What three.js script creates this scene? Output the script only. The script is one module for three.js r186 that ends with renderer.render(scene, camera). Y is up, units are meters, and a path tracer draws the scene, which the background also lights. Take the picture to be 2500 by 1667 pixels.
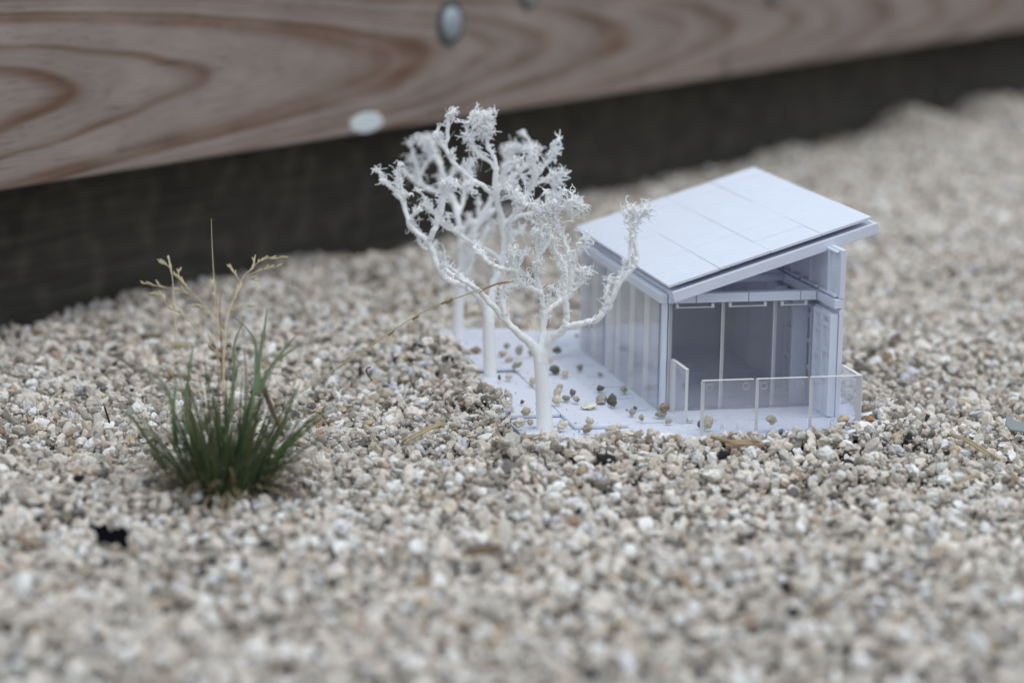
import * as THREE from 'three';
import { mergeGeometries } from 'three/addons/utils/BufferGeometryUtils.js';
import { RoundedBoxGeometry } from 'three/addons/geometries/RoundedBoxGeometry.js';
import { ImprovedNoise } from 'three/addons/math/ImprovedNoise.js';
import { FontLoader } from 'three/addons/loaders/FontLoader.js';
import { TextGeometry } from 'three/addons/geometries/TextGeometry.js';

// ---------------------------------------------------------------- camera, sky, sun, exposure
// All lengths below are in modules of the little building kit: one module is 25 mm.
const U = 0.025;
const scene = new THREE.Scene();
const FPX = 6292.4, CX = 1250, CY = 833.5;                       // lens in pixels of the 2500 x 1667 photograph
const camera = new THREE.PerspectiveCamera(15.0912, 1.5, 0.02, 40);
const EYE = new THREE.Vector3(-12.9627, 10.523, 44.1409);
const AX = new THREE.Vector3(0.974922, 0.01591, 0.221977), AY = new THREE.Vector3(0.028686, 0.980136, -0.196239), AZ = new THREE.Vector3(-0.22069, 0.197685, 0.9551);
camera.quaternion.setFromRotationMatrix(new THREE.Matrix4().makeBasis(AX, AY, AZ));
camera.position.copy(EYE).multiplyScalar(U);
camera.focus = 46.0 * U;
camera.userData.fStop = 5.2;
camera.updateMatrixWorld();

const renderer = new THREE.WebGLRenderer({ antialias: true });
renderer.setSize(1024, 682);
renderer.toneMapping = THREE.LinearToneMapping;
renderer.toneMappingExposure = 1.32;
renderer.shadowMap.enabled = true;
renderer.shadowMap.type = THREE.PCFSoftShadowMap;

{ // overcast sky, a little cool, brighter towards the zenith
  const w = 128, h = 64, d = new Float32Array(w * h * 4);
  for (let y = 0; y < h; y++) for (let x = 0; x < w; x++) {
    const el = ((y + 0.5) / h - 0.5) * Math.PI, az = (x / w) * Math.PI * 2, s = Math.max(0, Math.sin(el));
    const cl = 1 + 0.05 * Math.sin(3 * az + 4 * el) * Math.sin(5 * el + 2 * az);
    const L = (0.42 + 0.66 * s) * cl * 0.93, o = (y * w + x) * 4;
    d[o] = L * 0.885; d[o + 1] = L * 1.0; d[o + 2] = L * 1.13; d[o + 3] = 1;
  }
  const sky = new THREE.DataTexture(d, w, h, THREE.RGBAFormat, THREE.FloatType);
  sky.mapping = THREE.EquirectangularReflectionMapping; sky.magFilter = THREE.LinearFilter; sky.needsUpdate = true;
  scene.background = sky; scene.environment = sky;
}
const sun = new THREE.DirectionalLight(0xfff4e8, 0.55);
sun.position.set(0.55, 1.6, 0.35); sun.castShadow = true; sun.shadow.radius = 40; sun.shadow.mapSize.set(2048, 2048);
Object.assign(sun.shadow.camera, { left: -1, right: 1, top: 1, bottom: -1, near: 0.1, far: 5 });
scene.add(sun, sun.target);

// ---------------------------------------------------------------- helpers
const V = (x, y, z) => new THREE.Vector3(x, y, z);
function rng(seed) { let a = seed >>> 0; return () => { a = (a + 0x6d2b79f5) | 0; let t = Math.imul(a ^ (a >>> 15), 1 | a); t = (t + Math.imul(t ^ (t >>> 7), 61 | t)) ^ t; return ((t ^ (t >>> 14)) >>> 0) / 4294967296; }; }
const PN = new ImprovedNoise(), noise = (x, y, z) => PN.noise(x + 113.3, y + 71.7, z + 57.1);
const fbm = (x, y, z, n = 4) => { let s = 0, a = 0.5; for (let i = 0; i < n; i++) { s += a * noise(x, y, z); x *= 2.03; y *= 2.03; z *= 2.03; a *= 0.5; } return s; };
const ray = (u, v) => V(0, 0, 0).addScaledVector(AX, (u - CX) / FPX).addScaledVector(AY, -(v - CY) / FPX).addScaledVector(AZ, -1);
const at = (u, v, depth) => ray(u, v).multiplyScalar(depth).add(EYE);                    // point that the photograph shows at (u, v), that far along the lens axis
const onY = (u, v, y) => { const r = ray(u, v); return r.multiplyScalar((y - EYE.y) / r.y).add(EYE); };
const lin = (r, g, b) => new THREE.Color().setRGB(r, g, b);
const used = {};
function numbered(n) { used[n] = (used[n] ?? -1) + 1; return used[n] ? n + '_' + String(used[n]).padStart(3, '0') : n; }
function shadows(o) { o.castShadow = o.receiveShadow = true; return o; }
function thing(name, label, category, pos = V(0, 0, 0), turn = 0, group) {
  const o = new THREE.Group(); o.name = numbered(name); o.position.copy(pos).multiplyScalar(U); o.rotation.y = turn;
  o.userData.label = label; o.userData.category = category; if (group) o.userData.group = group;
  scene.add(o); return o;
}
function clean(g) { g = g.index ? g.toNonIndexed() : g; for (const k of Object.keys(g.attributes)) if (!['position', 'normal', 'uv'].includes(k)) g.deleteAttribute(k); if (!g.attributes.uv) g.setAttribute('uv', new THREE.Float32BufferAttribute(new Float32Array(g.attributes.position.count * 2), 2)); return g; }
function mesh(name, geos, mat, parent) {                          // geometries in modules -> one named mesh in metres
  const list = Array.isArray(geos) ? geos : [geos];
  const g = list.length > 1 ? mergeGeometries(list.map(clean)) : list[0];
  if (!g.userData.scaled) { g.scale(U, U, U); g.userData.scaled = true; }
  const m = shadows(new THREE.Mesh(g, mat)); m.name = name;
  if (parent) parent.add(m);
  return m;
}
function top(name, label, category, geos, mat, pos, group) {      // a thing that is one mesh
  const m = mesh(numbered(name), geos, mat); m.position.copy(pos ?? V(0, 0, 0)).multiplyScalar(U);
  m.userData.label = label; m.userData.category = category; if (group) m.userData.group = group;
  scene.add(m); return m;
}
const box = (x0, x1, y0, y1, z0, z1, r = 0.012) => new RoundedBoxGeometry(x1 - x0, y1 - y0, z1 - z0, 1, Math.min(r, (x1 - x0) / 2.2, (y1 - y0) / 2.2, (z1 - z0) / 2.2)).translate((x0 + x1) / 2, (y0 + y1) / 2, (z0 + z1) / 2);

// collects tapered tubes into one geometry
class Tubes {
  constructor() { this.p = []; this.i = []; this.uv = []; }
  tube(pts, rad, sides = 6, flat = 1, flatDir = null) {
    const n = pts.length; let nx = V(0, 0, 0), t = V(0, 0, 0), b = V(0, 0, 0);
    t.subVectors(pts[1], pts[0]).normalize();
    nx.set(Math.abs(t.y) > 0.9 ? 1 : 0, Math.abs(t.y) > 0.9 ? 0 : 1, 0); if (flatDir) nx.copy(flatDir);
    nx.addScaledVector(t, -nx.dot(t)).normalize();
    const base = this.p.length / 3; let len = 0;
    for (let k = 0; k < n; k++) {
      t.subVectors(pts[Math.min(k + 1, n - 1)], pts[Math.max(k - 1, 0)]).normalize();
      nx.addScaledVector(t, -nx.dot(t)).normalize(); b.crossVectors(t, nx);
      if (k) len += pts[k].distanceTo(pts[k - 1]);
      const r = typeof rad === 'function' ? rad(k / (n - 1), k) : rad[k];
      for (let s = 0; s < sides; s++) {
        const a = (s / sides) * Math.PI * 2, c = Math.cos(a) * r, d = Math.sin(a) * r * flat;
        this.p.push(pts[k].x + nx.x * c + b.x * d, pts[k].y + nx.y * c + b.y * d, pts[k].z + nx.z * c + b.z * d); this.uv.push(s / sides, len);
      }
    }
    for (let k = 0; k < n - 1; k++) for (let s = 0; s < sides; s++) {
      const a = base + k * sides + s, c = base + k * sides + ((s + 1) % sides), d = a + sides, e = c + sides;
      this.i.push(a, c, d, c, e, d);
    }
    const capAt = (k, out) => {
      const q = this.p.length / 3, r = (typeof rad === 'function' ? rad(k / (n - 1), k) : rad[k]) * 0.6 * Math.min(1, flat * 2);
      t.subVectors(pts[out > 0 ? n - 1 : 1], pts[out > 0 ? n - 2 : 0]).normalize().multiplyScalar(out * r);
      this.p.push(pts[k].x + t.x, pts[k].y + t.y, pts[k].z + t.z); this.uv.push(0.5, len);
      for (let s = 0; s < sides; s++) { const a = base + k * sides + s, c = base + k * sides + ((s + 1) % sides); out > 0 ? this.i.push(a, c, q) : this.i.push(c, a, q); }
    };
    capAt(n - 1, 1); capAt(0, -1);
  }
  get triangles() { return this.i.length / 3; }
  build() {
    const g = new THREE.BufferGeometry(); g.setAttribute('position', new THREE.Float32BufferAttribute(this.p, 3)); g.setAttribute('uv', new THREE.Float32BufferAttribute(this.uv, 2));
    g.setIndex(this.i); g.computeVertexNormals(); return g;
  }
}
const smooth = (pts, n) => new THREE.CatmullRomCurve3(pts, false, 'centripetal').getPoints(n);

// ---------------------------------------------------------------- textures
function dataTex(w, h, f, srgb = true) {
  const d = new Uint8Array(w * h * 4);
  for (let y = 0; y < h; y++) for (let x = 0; x < w; x++) { const c = f((x + 0.5) / w, (y + 0.5) / h), o = (y * w + x) * 4; for (let k = 0; k < 3; k++) d[o + k] = Math.max(0, Math.min(255, Math.round(c[k] * 255))); d[o + 3] = 255; }
  const t = new THREE.DataTexture(d, w, h); t.wrapS = t.wrapT = THREE.RepeatWrapping; t.magFilter = THREE.LinearFilter; t.minFilter = THREE.LinearMipmapLinearFilter; t.generateMipmaps = true;
  if (srgb) t.colorSpace = THREE.SRGBColorSpace; t.needsUpdate = true; return t;
}
const wrapNoise = (u, v, n, z, oct = 4) => { // periodic in u and v
  const a = u * Math.PI * 2, b = v * Math.PI * 2, r = n / (Math.PI * 2);
  return fbm(Math.cos(a) * r + 3.1 * z, Math.sin(a) * r + Math.cos(b) * r, Math.sin(b) * r + z, oct);
};
const grit = dataTex(256, 256, (u, v) => { // pores and specks of the stones
  const a = wrapNoise(u, v, 7, 1, 4), b = wrapNoise(u, v, 30, 5, 3), c = wrapNoise(u, v, 55, 9, 2);
  let k = 0.97 + 0.16 * a + 0.16 * b; if (c > 0.22) k -= (c - 0.22) * 1.5; if (b < -0.28) k -= 0.15;
  return [k, k * 0.992, k * 0.975];
});
const gritBump = dataTex(256, 256, (u, v) => { const k = 0.5 + 0.5 * wrapNoise(u, v, 14, 2, 4) + 0.35 * wrapNoise(u, v, 44, 4, 3); return [k, k, k]; }, false);
const scuff = dataTex(256, 256, (u, v) => { const a = wrapNoise(u, v, 5, 12, 3), b = wrapNoise(u, v, 50, 14, 2); const k = 0.985 + 0.02 * a - (b > 0.3 ? (b - 0.3) * 0.5 : 0); return [k, k, k * 0.998]; });
const fineBump = dataTex(256, 256, (u, v) => { const k = 0.5 + 0.6 * wrapNoise(u, v, 40, 6, 3); return [k, k, k]; }, false);
const haze = dataTex(256, 256, (u, v) => { const k = 0.07 + 0.10 * Math.max(0, wrapNoise(u, v * 0.25, 12, 8, 4)) + 0.05 * Math.max(0, wrapNoise(u, v, 40, 3, 2)); return [k, k, k]; }, false);

// ---------------------------------------------------------------- materials
const M = {
  kit: new THREE.MeshPhysicalMaterial({ name: 'lavender white kit plastic', color: lin(0.72, 0.75, 0.845), roughness: 0.42, map: scuff, bumpMap: fineBump, bumpScale: 0.00001 }),
  tree: new THREE.MeshPhysicalMaterial({ name: 'white printed plastic', color: lin(0.93, 0.92, 0.905), roughness: 0.5 }),
  fuzz: new THREE.MeshPhysicalMaterial({ name: 'white plastic strings', color: lin(0.97, 0.97, 0.965), roughness: 0.6 }),
  clear: new THREE.MeshPhysicalMaterial({ name: 'clear acrylic', color: lin(0.89, 0.89, 0.9), roughness: 0.07, transmission: 0.98, thickness: 0, ior: 1.46, side: THREE.DoubleSide }),
  milky: new THREE.MeshPhysicalMaterial({ name: 'dusty clear acrylic', color: lin(0.97, 0.975, 1.0), roughness: 0.1, transmission: 0.85, thickness: 0, ior: 1.46, side: THREE.DoubleSide }),  // whiter and less see-through than the front panes
  fence: new THREE.MeshPhysicalMaterial({ name: 'clear acrylic fence', color: lin(0.97, 0.975, 1.0), roughness: 0.06, transmission: 0.93, thickness: 0, ior: 1.46, side: THREE.DoubleSide }),
  edge: new THREE.MeshPhysicalMaterial({ name: 'acrylic with painted edge gleam', color: lin(0.82, 0.81, 0.78), roughness: 0.6, transmission: 0.25, thickness: 0 }),  // paler than the sheets: gleam of the cut edges put into the colour
  mark: new THREE.MeshPhysicalMaterial({ name: 'moulded mark', color: lin(0.75, 0.76, 0.8), roughness: 0.3, transmission: 0.45, thickness: 0 }),
  stone: new THREE.MeshStandardMaterial({ name: 'stone', color: lin(1, 1, 1), roughness: 0.95, map: grit, bumpMap: gritBump, bumpScale: 0.0003 }),
  soil: new THREE.MeshStandardMaterial({ name: 'soil between stones', color: lin(0.1, 0.08, 0.062), roughness: 1, map: grit }),
  metal: new THREE.MeshStandardMaterial({ name: 'weathered zinc', color: lin(0.42, 0.46, 0.5), roughness: 0.5, metalness: 0.6 }),
  ringShade: new THREE.MeshStandardMaterial({ name: 'bolt ring shade', color: lin(0.09, 0.1, 0.1), roughness: 0.6, metalness: 0.3 }),  // near-black tone paints the shadow ring around each bolt head
  black: new THREE.MeshPhysicalMaterial({ name: 'black scrap', color: lin(0.004, 0.004, 0.005), roughness: 0.95, specularIntensity: 0.15 }),
  paint: new THREE.MeshStandardMaterial({ name: 'white paint drop', color: lin(0.68, 0.72, 0.74), roughness: 0.6 }),
};
const leafy = (r, g, b) => new THREE.MeshPhysicalMaterial({ color: lin(r, g, b), roughness: 0.55, transmission: 0.25, thickness: 0, side: THREE.DoubleSide });
const dry = (r, g, b) => new THREE.MeshStandardMaterial({ color: lin(r, g, b), roughness: 0.85 });

// ---------------------------------------------------------------- timber edging at the back
const WDIR = V(1, 0, -1).normalize(), WN = V(1, 0, 1).normalize(), W0 = V(-11.47, 0, -10.8);
const wood = (s, y, d) => V(W0.x, y, W0.z).addScaledVector(WDIR, s).addScaledVector(WN, d);
const WB = 3.12, WT = 11.5, OVER = 2.0;                            // beam underside, top, overhang
const timberTex = (() => {
  const rings = [[-4.4, 0.8, 0.7], [-0.1, 0.75, 1.0], [4.0, 0.6, 0.85], [9.6, 0.35, 0.35], [11.2, 1.2, 0.8], [13.0, 1.2, 1.0], [16.2, 0.5, 0.5], [18.6, 0.9, 0.6], [23.2, 1.0, 0.85], [26.5, 0.5, 0.5], [29.5, 1.0, 0.8], [34, 0.8, 0.6], [37, 0.5, 0.5], [41.5, 1.1, 0.7], [46, 0.8, 0.6], [51, 1.0, 0.7], [57, 1.0, 0.6], [64, 1.2, 0.6]];
  return dataTex(2048, 448, (u, v) => {
    const s = -10 + u * 72, y = WB + v * 7.2, yc = 5.0 + 0.2 * noise(s * 0.12, 1, 2) - 0.012 * s;
    const dy = y - yc, wob = 0.8 * noise(s * 0.2, y * 0.8, 3) + 0.45 * noise(s * 0.5, y * 2.2, 8);
    const q = s + (dy < 0 ? 4.2 : 5.4) * dy * dy + wob;
    let b = 0;
    for (const [c, w, a] of rings) { const e = (q - c) / (w * 1.2); b = Math.max(b, a * (e < 0 ? Math.exp(-e * e) : Math.exp(-e * e * 3.4))); }
    b *= 0.8 + 0.55 * noise(s * 0.35, y * 1.7, 15);
    const fibre = 0.55 * noise(q * 2.1, dy * 3, 5) + 0.45 * noise(q * 5.2, s * 0.8, 6) + 0.5 * noise(s * 1.3, y * 26, 7), wash = noise(s * 0.3, y * 0.9, 11);
    const pale = Math.max(0, noise(s * 0.5, y * 1.4, 31)) * 0.1;
    const c = [0.575, 0.518, 0.486], k = [0.405, 0.298, 0.232], t = Math.max(0, Math.min(1, b));
    const o = c.map((e, i) => e + (k[i] - e) * t).map((e) => e * (1 + 0.085 * fibre + 0.09 * wash) + pale * 0.6);
    const crack = Math.exp(-(((s - 29.3 - 0.1 * noise(y * 2, 4, 4)) / 0.28) ** 2)) * Math.max(0, 1 - (y - WB) / 1.6);
    const dirt = Math.max(0, noise(s * 1.3, y * 2, 20) - 0.2) * 0.5, split = Math.abs(noise(s * 0.12, y * 9, 41)) < 0.012 ? 0.22 : 0;
    return o.map((e) => e * (1 - 0.22 * crack - 0.22 * dirt - split));
  });
})();
timberTex.wrapS = THREE.MirroredRepeatWrapping;
M.timber = new THREE.MeshStandardMaterial({ name: 'weathered softwood', map: timberTex, roughness: 0.85, bumpMap: timberTex, bumpScale: 0.0003 });
M.darkTimber = new THREE.MeshStandardMaterial({ name: 'dark brown wood', roughness: 0.95, map: dataTex(512, 256, (u, v) => { const k = 0.255 + 0.08 * wrapNoise(u, v * 0.5, 9, 1, 4) + 0.06 * noise(u * 9, v * 60, 2) + 0.12 * Math.max(0, noise(u * 30, v * 12, 7)); return [k, k * 0.93, k * 0.82]; }) });  // very dark brown base with random streaks
function plank(s0, s1, y0, y1, d0, d1, us, u0, vs) {
  const g = new RoundedBoxGeometry(s1 - s0, y1 - y0, d1 - d0, 2, 0.06).translate((s0 + s1) / 2, (y0 + y1) / 2, (d0 + d1) / 2), p = g.attributes.position, uv = g.attributes.uv, n = g.attributes.normal;
  for (let i = 0; i < p.count; i++) {
    const s = p.getX(i), y = p.getY(i), d = p.getZ(i);
    uv.setXY(i, (s - u0) / us, (Math.abs(n.getY(i)) > 0.7 ? d - d0 : y - y0) / vs);
  }
  const m = new THREE.Matrix4().makeBasis(WDIR, V(0, 1, 0), WN).setPosition(W0);
  return g.applyMatrix4(m);
}
{
  const beam = thing('timber_beam', 'weathered wooden beam with swirling brown grain and bolts across the back', 'wooden beam');
  mesh('plank', plank(-60, 130, WB, WT, -3, OVER, 72, -10, 7.2), M.timber, beam);
  const bolt = (s, y, r) => {
    const head = [V(0, 0.09, 0), V(0.12, 0.085, 0), V(0.26, 0.06, 0), V(0.36, 0.02, 0), V(0.4, -0.04, 0)].map((e) => new THREE.Vector2(e.x * r / 0.4, e.y));
    const place = (g) => g.rotateX(Math.PI / 2).rotateY(Math.PI / 4).translate(...wood(s, y, OVER + 0.04).toArray());
    const w = mesh('bolt', place(new THREE.LatheGeometry([[0, 0.03], [r * 1.32, 0.03], [r * 1.38, 0], [r * 1.38, -0.06]].map((e) => new THREE.Vector2(...e)).reverse(), 28)), M.ringShade, beam);  // wide dark disc painted as the shaded ring round the head
    mesh('bolt_head', place(new THREE.LatheGeometry(head.reverse(), 28).translate(0, 0.05, 0)), M.metal, w);
  };
  bolt(14.2, 5.55, 0.42); bolt(17.9, 6.12, 0.3); bolt(32.3, 5.62, 0.36);
  const sh = new THREE.Shape(), R = rng(5);
  for (let k = 0; k < 20; k++) { const a = k / 20 * Math.PI * 2, r = 1 + 0.12 * noise(Math.cos(a) * 1.4, Math.sin(a) * 1.4, 3), x = Math.cos(a) * 0.64 * r, y = Math.sin(a) * 0.22 * r; k ? sh.lineTo(x, y) : sh.moveTo(x, y); }
  mesh('paint_spot', new THREE.ExtrudeGeometry(sh, { depth: 0.02, bevelEnabled: true, bevelSize: 0.03, bevelThickness: 0.015, bevelSegments: 2 }).rotateY(Math.PI / 4).translate(...wood(10.6, 3.37, OVER + 0.005).toArray()), M.paint, beam);
  const low = thing('support_board', 'dark brown board set back in shadow under the wooden beam', 'board');
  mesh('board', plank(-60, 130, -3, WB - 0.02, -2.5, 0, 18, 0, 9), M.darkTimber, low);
}

// ---------------------------------------------------------------- ground: one sheet, then the loose gravel
const PX0 = -2.88, PX1 = 4.12, PZ0 = -7.81, PZ1 = 2.19;            // outline of the white base plate
function ground(x, z) {
  let h = -0.2 + 0.34 * fbm(x * 0.22, 0.5, z * 0.22, 3) + 0.16 * noise(x * 0.9, 4, z * 0.9);
  h += 0.32 * Math.exp(-(((x + 3.15) / 0.75) ** 2) - ((z + 1.1) / 1.5) ** 2) + 0.2 * Math.exp(-(((x + 3.0) / 0.5) ** 2)) * (z < 1.5 && z > -8 ? 1 : 0);              // pile against the left edge of the plate
  h += 0.3 * Math.exp(-(((x + 3.5) / 1.1) ** 2) - ((z + 5.2) / 2.2) ** 2);
  h += 0.22 * Math.exp(-(((z - 2.55) / 0.7) ** 2)) * (x > -3.5 && x < 4.5 ? 1 : 0);
  h += 0.2 * Math.exp(-(((x - 2.6) / 1.1) ** 2) - ((z - 2.35) / 0.5) ** 2);
  h += 0.34 * Math.exp(-(((x - 4.0) / 0.75) ** 2) - ((z + 0.5) / 3.2) ** 2);
  h += 0.75 * Math.exp(-(((x - 21.5) / 1.6) ** 2) - ((z + 42.5) / 1.8) ** 2) + 0.6 * Math.exp(-(((x - 27) / 1.8) ** 2) - ((z + 47) / 2) ** 2);
  h += 0.12 * Math.exp(-(((x + 8.4) / 1.2) ** 2) - ((z - 4) / 1.2) ** 2);
  h -= 0.55 * Math.exp(-(((x + 2.2) / 2.2) ** 2) - ((z + 22) / 2.2) ** 2);
  h -= 0.35 * Math.exp(-(((x + 10.47) / 0.36) ** 2) - ((z - 7.15) / 0.4) ** 2);
  return h;
}
{
  const g = new THREE.PlaneGeometry(400, 400, 300, 300).rotateX(-Math.PI / 2), p = g.attributes.position, uv = g.attributes.uv;
  for (let i = 0; i < p.count; i++) {   // finer cells near the house
    let x = p.getX(i) / 200, z = p.getZ(i) / 200; x = Math.sign(x) * (0.2 * Math.abs(x) + 0.8 * x * x * Math.abs(x)) * 200 + 4; z = Math.sign(z) * (0.2 * Math.abs(z) + 0.8 * z * z * Math.abs(z)) * 200 - 14;
    const plate = x > PX0 - 0.3 && x < PX1 + 0.3 && z > PZ0 - 0.3 && z < PZ1 + 0.3;
    p.setXYZ(i, x, plate ? -0.35 : Math.abs(x) < 80 && Math.abs(z) < 90 ? ground(x, z) - 0.17 : -0.3, z); uv.setXY(i, x / 3, z / 3);
  }
  g.computeVertexNormals();
  const m = mesh('ground', g, M.soil); m.userData.kind = 'structure'; scene.add(m);
}
function pebbleGeo(seed, detail, rough, flat = 1, ncut = 7) {
  let g = new THREE.IcosahedronGeometry(1, detail); const p = g.attributes.position, uv = g.attributes.uv, R = rng(seed), o = [R() * 50, R() * 50, R() * 50];
  const cuts = []; for (let k = 0; k < ncut; k++) cuts.push([V(R() - 0.5, R() - 0.5, R() - 0.5).normalize(), 0.52 + R() * 0.34]);
  const q = V(0, 0, 0);
  for (let i = 0; i < p.count; i++) {
    q.fromBufferAttribute(p, i); const n = q.clone();
    let r = 1 + 0.5 * noise(n.x * 0.95 + o[0], n.y * 0.95 + o[1], n.z * 0.95 + o[2]);
    for (const [c, d] of cuts) { const e = n.dot(c); if (e * r > d) r += (d / e - r) * 0.9; }
    const pore = noise(n.x * 4.6 + o[2], n.y * 4.6 + o[0], n.z * 4.6), fine = noise(n.x * 9 + o[2], n.y * 9, n.z * 9);
    r += rough * (0.2 * noise(n.x * 2.3 + o[1], n.y * 2.3, n.z * 2.3 + o[0]) - 0.3 * Math.max(0, pore - 0.1) - 0.13 * Math.max(0, fine - 0.05));
    q.copy(n).multiplyScalar(r); p.setXYZ(i, q.x, q.y * flat, q.z); uv.setXY(i, Math.atan2(n.z, n.x) / Math.PI * 0.6 + o[0], n.y * 0.5 + o[1]);
  }
  // smooth normals over the seams
  g.deleteAttribute('normal');
  const key = (i) => `${p.getX(i).toFixed(4)},${p.getY(i).toFixed(4)},${p.getZ(i).toFixed(4)}`, acc = new Map(), a = V(0, 0, 0), b = V(0, 0, 0), c = V(0, 0, 0);
  for (let i = 0; i < p.count; i += 3) { a.fromBufferAttribute(p, i); b.fromBufferAttribute(p, i + 1); c.fromBufferAttribute(p, i + 2); const f = b.clone().sub(a).cross(c.clone().sub(a)); for (let k = 0; k < 3; k++) { const s = key(i + k); if (!acc.has(s)) acc.set(s, V(0, 0, 0)); acc.get(s).add(f); } }
  const nn = new Float32Array(p.count * 3); for (let i = 0; i < p.count; i++) { const f = acc.get(key(i)).clone().normalize(); nn.set([f.x, f.y, f.z], i * 3); }
  g.setAttribute('normal', new THREE.BufferAttribute(nn, 3)); return g;
}
const srgb = (r, g, b) => new THREE.Color().setRGB(r / 255, g / 255, b / 255, THREE.SRGBColorSpace);
const palette = [[24, 228, 219, 209], [20, 218, 206, 194], [11, 240, 236, 232], [14, 214, 206, 196], [10, 202, 188, 173], [8, 250, 250, 251], [7, 192, 186, 180], [2.6, 192, 168, 140], [4, 166, 158, 148], [0.8, 180, 150, 130], [2.4, 146, 139, 126], [2, 124, 119, 116], [0.7, 62, 60, 62], [1.8, 222, 223, 232]];
const palSum = palette.reduce((s, e) => s + e[0], 0);
function stoneColor(R) { let k = R() * palSum, e = palette[0]; for (const q of palette) { k -= q[0]; if (k <= 0) { e = q; break; } } const v = 0.985 + R() * 0.12; const m = (e[1] + e[2] + e[3]) / 3 * 1.015; return srgb(...[e[1], e[2], e[3]].map((x) => Math.min(254, (m + (x - m) * 0.9) * v))); }
function onPlate(x, z, grow = 0) {
  const e = 0.16 * noise(x * 2.1, 9, z * 2.1) + 0.1 * noise(x * 5, 2, z * 5);
  let left = PX0 + 0.09 + 0.26 * Math.min(1, Math.max(0, (-3.2 - z) / 1.2)) + 0.26 * Math.exp(-(((z + 0.95) / 0.9) ** 2)) + 0.15 * Math.exp(-(((z + 4.6) / 0.8) ** 2)) - (z > 0 ? 0.25 * Math.min(1, z) : 0);
  let front = PZ1 - 0.1 - (x > 1.3 ? 0.32 * Math.exp(-(((x - 2.2) / 0.55) ** 2)) : 0) - (x < -1.9 ? 0.5 * Math.min(1, (-1.9 - x) / 0.7) : 0);
  let right = 3.3 + 0.42 * Math.exp(-(((z - 0.25) / 0.45) ** 2));
  return x > left + e - grow && x < right + e + grow && z < front + e + grow && z > PZ0 + 0.2 + e - grow;
}
const inView = (x, z, m) => { const d = V(x, 0, z).sub(EYE), w = -d.dot(AZ); if (w < 5) return false; const u = Math.abs(d.dot(AX)) / w, v = d.dot(AY) / w; return u < 0.199 + m / w && v > -0.1325 - m / w; };
const inWood = (x, z) => (x - W0.x) * WN.x + (z - W0.z) * WN.z < 0.12;
{
  const gravel = new THREE.Group(); gravel.name = 'gravel'; gravel.userData = { kind: 'stuff', label: 'loose pale beige gravel covering the ground', category: 'gravel' }; scene.add(gravel);
  const R = rng(11), kinds = []; for (let k = 0; k < 12; k++) kinds.push({ g: pebbleGeo(100 + k, k % 3 ? 9 : 6, [1.1, 1.3, 0.3][k % 3], [1, 1, 0.8, 0.5][k % 4], 4 + k), list: [] });
  const add = (x, z, size, lift) => {
    const y = ground(x, z) + lift, e = new THREE.Euler(R() * 6.28, R() * 6.28, R() * 6.28);
    const a = 0.85 + R() * 0.6 + (R() < 0.08 ? 0.5 : 0), b = 0.55 + R() * 0.45, c = 0.75 + R() * 0.45;
    kinds[Math.floor(R() * kinds.length)].list.push([x, y, z, e, size * a, size * b, size * c, stoneColor(R)]);
  };
  const scatter = (step, size, lift, keep) => {
    for (let z = 17; z > -66; z -= step) for (let x = -26; x < 44; x += step) {
      const px = x + (R() - 0.5) * step, pz = z + (R() - 0.5) * step, f = R(), l = R();
      if (!inView(px, pz, 3) || inWood(px, pz) || !keep(px, pz) || onPlate(px, pz)) continue;
      add(px, pz, size(f), lift(l));
    }
  };
  const far = (x, z) => -V(x, 0, z).sub(EYE).dot(AZ);
  scatter(0.152, (f) => 0.064 + 0.052 * f * f, (l) => -0.07 + 0.17 * l, (x, z) => far(x, z) < 70);
  scatter(0.165, (f) => 0.045 + 0.04 * f, (l) => -0.17 + 0.12 * l, (x, z) => far(x, z) < 60);
  scatter(0.5, (f) => 0.11 + 0.05 * f, (l) => 0.0 + 0.09 * l, (x, z) => far(x, z) < 76);
  scatter(0.11, (f) => 0.016 + 0.02 * f, (l) => -0.03 + 0.12 * l, (x, z) => far(x, z) > 41 && far(x, z) < 50);
  scatter(0.2, (f) => 0.085 + 0.065 * f, (l) => -0.05 + 0.12 * l, (x, z) => far(x, z) >= 70);
  for (let i = 0; i < 420; i++) {                                   // grit spilled over the plate, thickest along its edges
    const x = PX0 + R() * 3.3 * Math.sqrt(R()) + 0.2, z = R() < 0.5 ? PZ1 - 1.4 * R() * R() : PZ0 + R() * 9.8, s = 0.007 + 0.022 * R() * R() * R();
    if (x > -0.02 && z < 2.0 && R() < 0.8) continue;
    const on = x < -0.89 && z < (x < -1.88 ? 0.18 : 1.18) ? (x < -1.88 && z < -3.46 ? 0.147 : z < -2.81 ? 0.094 : 0.074) : 0.002;
    kinds[Math.floor(R() * kinds.length)].list.push([x, on + s * 0.6, z, new THREE.Euler(R() * 6, R() * 6, R() * 6), s, s * 0.8, s, stoneColor(R)]);
  }
  const mtx = new THREE.Matrix4(), q = new THREE.Quaternion();
  let total = 0;
  kinds.forEach((k) => {
    k.g.scale(U, U, U);
    const im = shadows(new THREE.InstancedMesh(k.g, M.stone, k.list.length)); im.name = 'gravel_stones'; im.userData.kind = 'stuff';
    k.list.forEach(([x, y, z, e, a, b, c, col], i) => { q.setFromEuler(e); mtx.compose(V(x * U, y * U, z * U), q, V(a, b, c)); im.setMatrixAt(i, mtx); im.setColorAt(i, col); });
    total += k.list.length; gravel.add(im);
  });
  console.log('stones', total);
}

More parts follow.
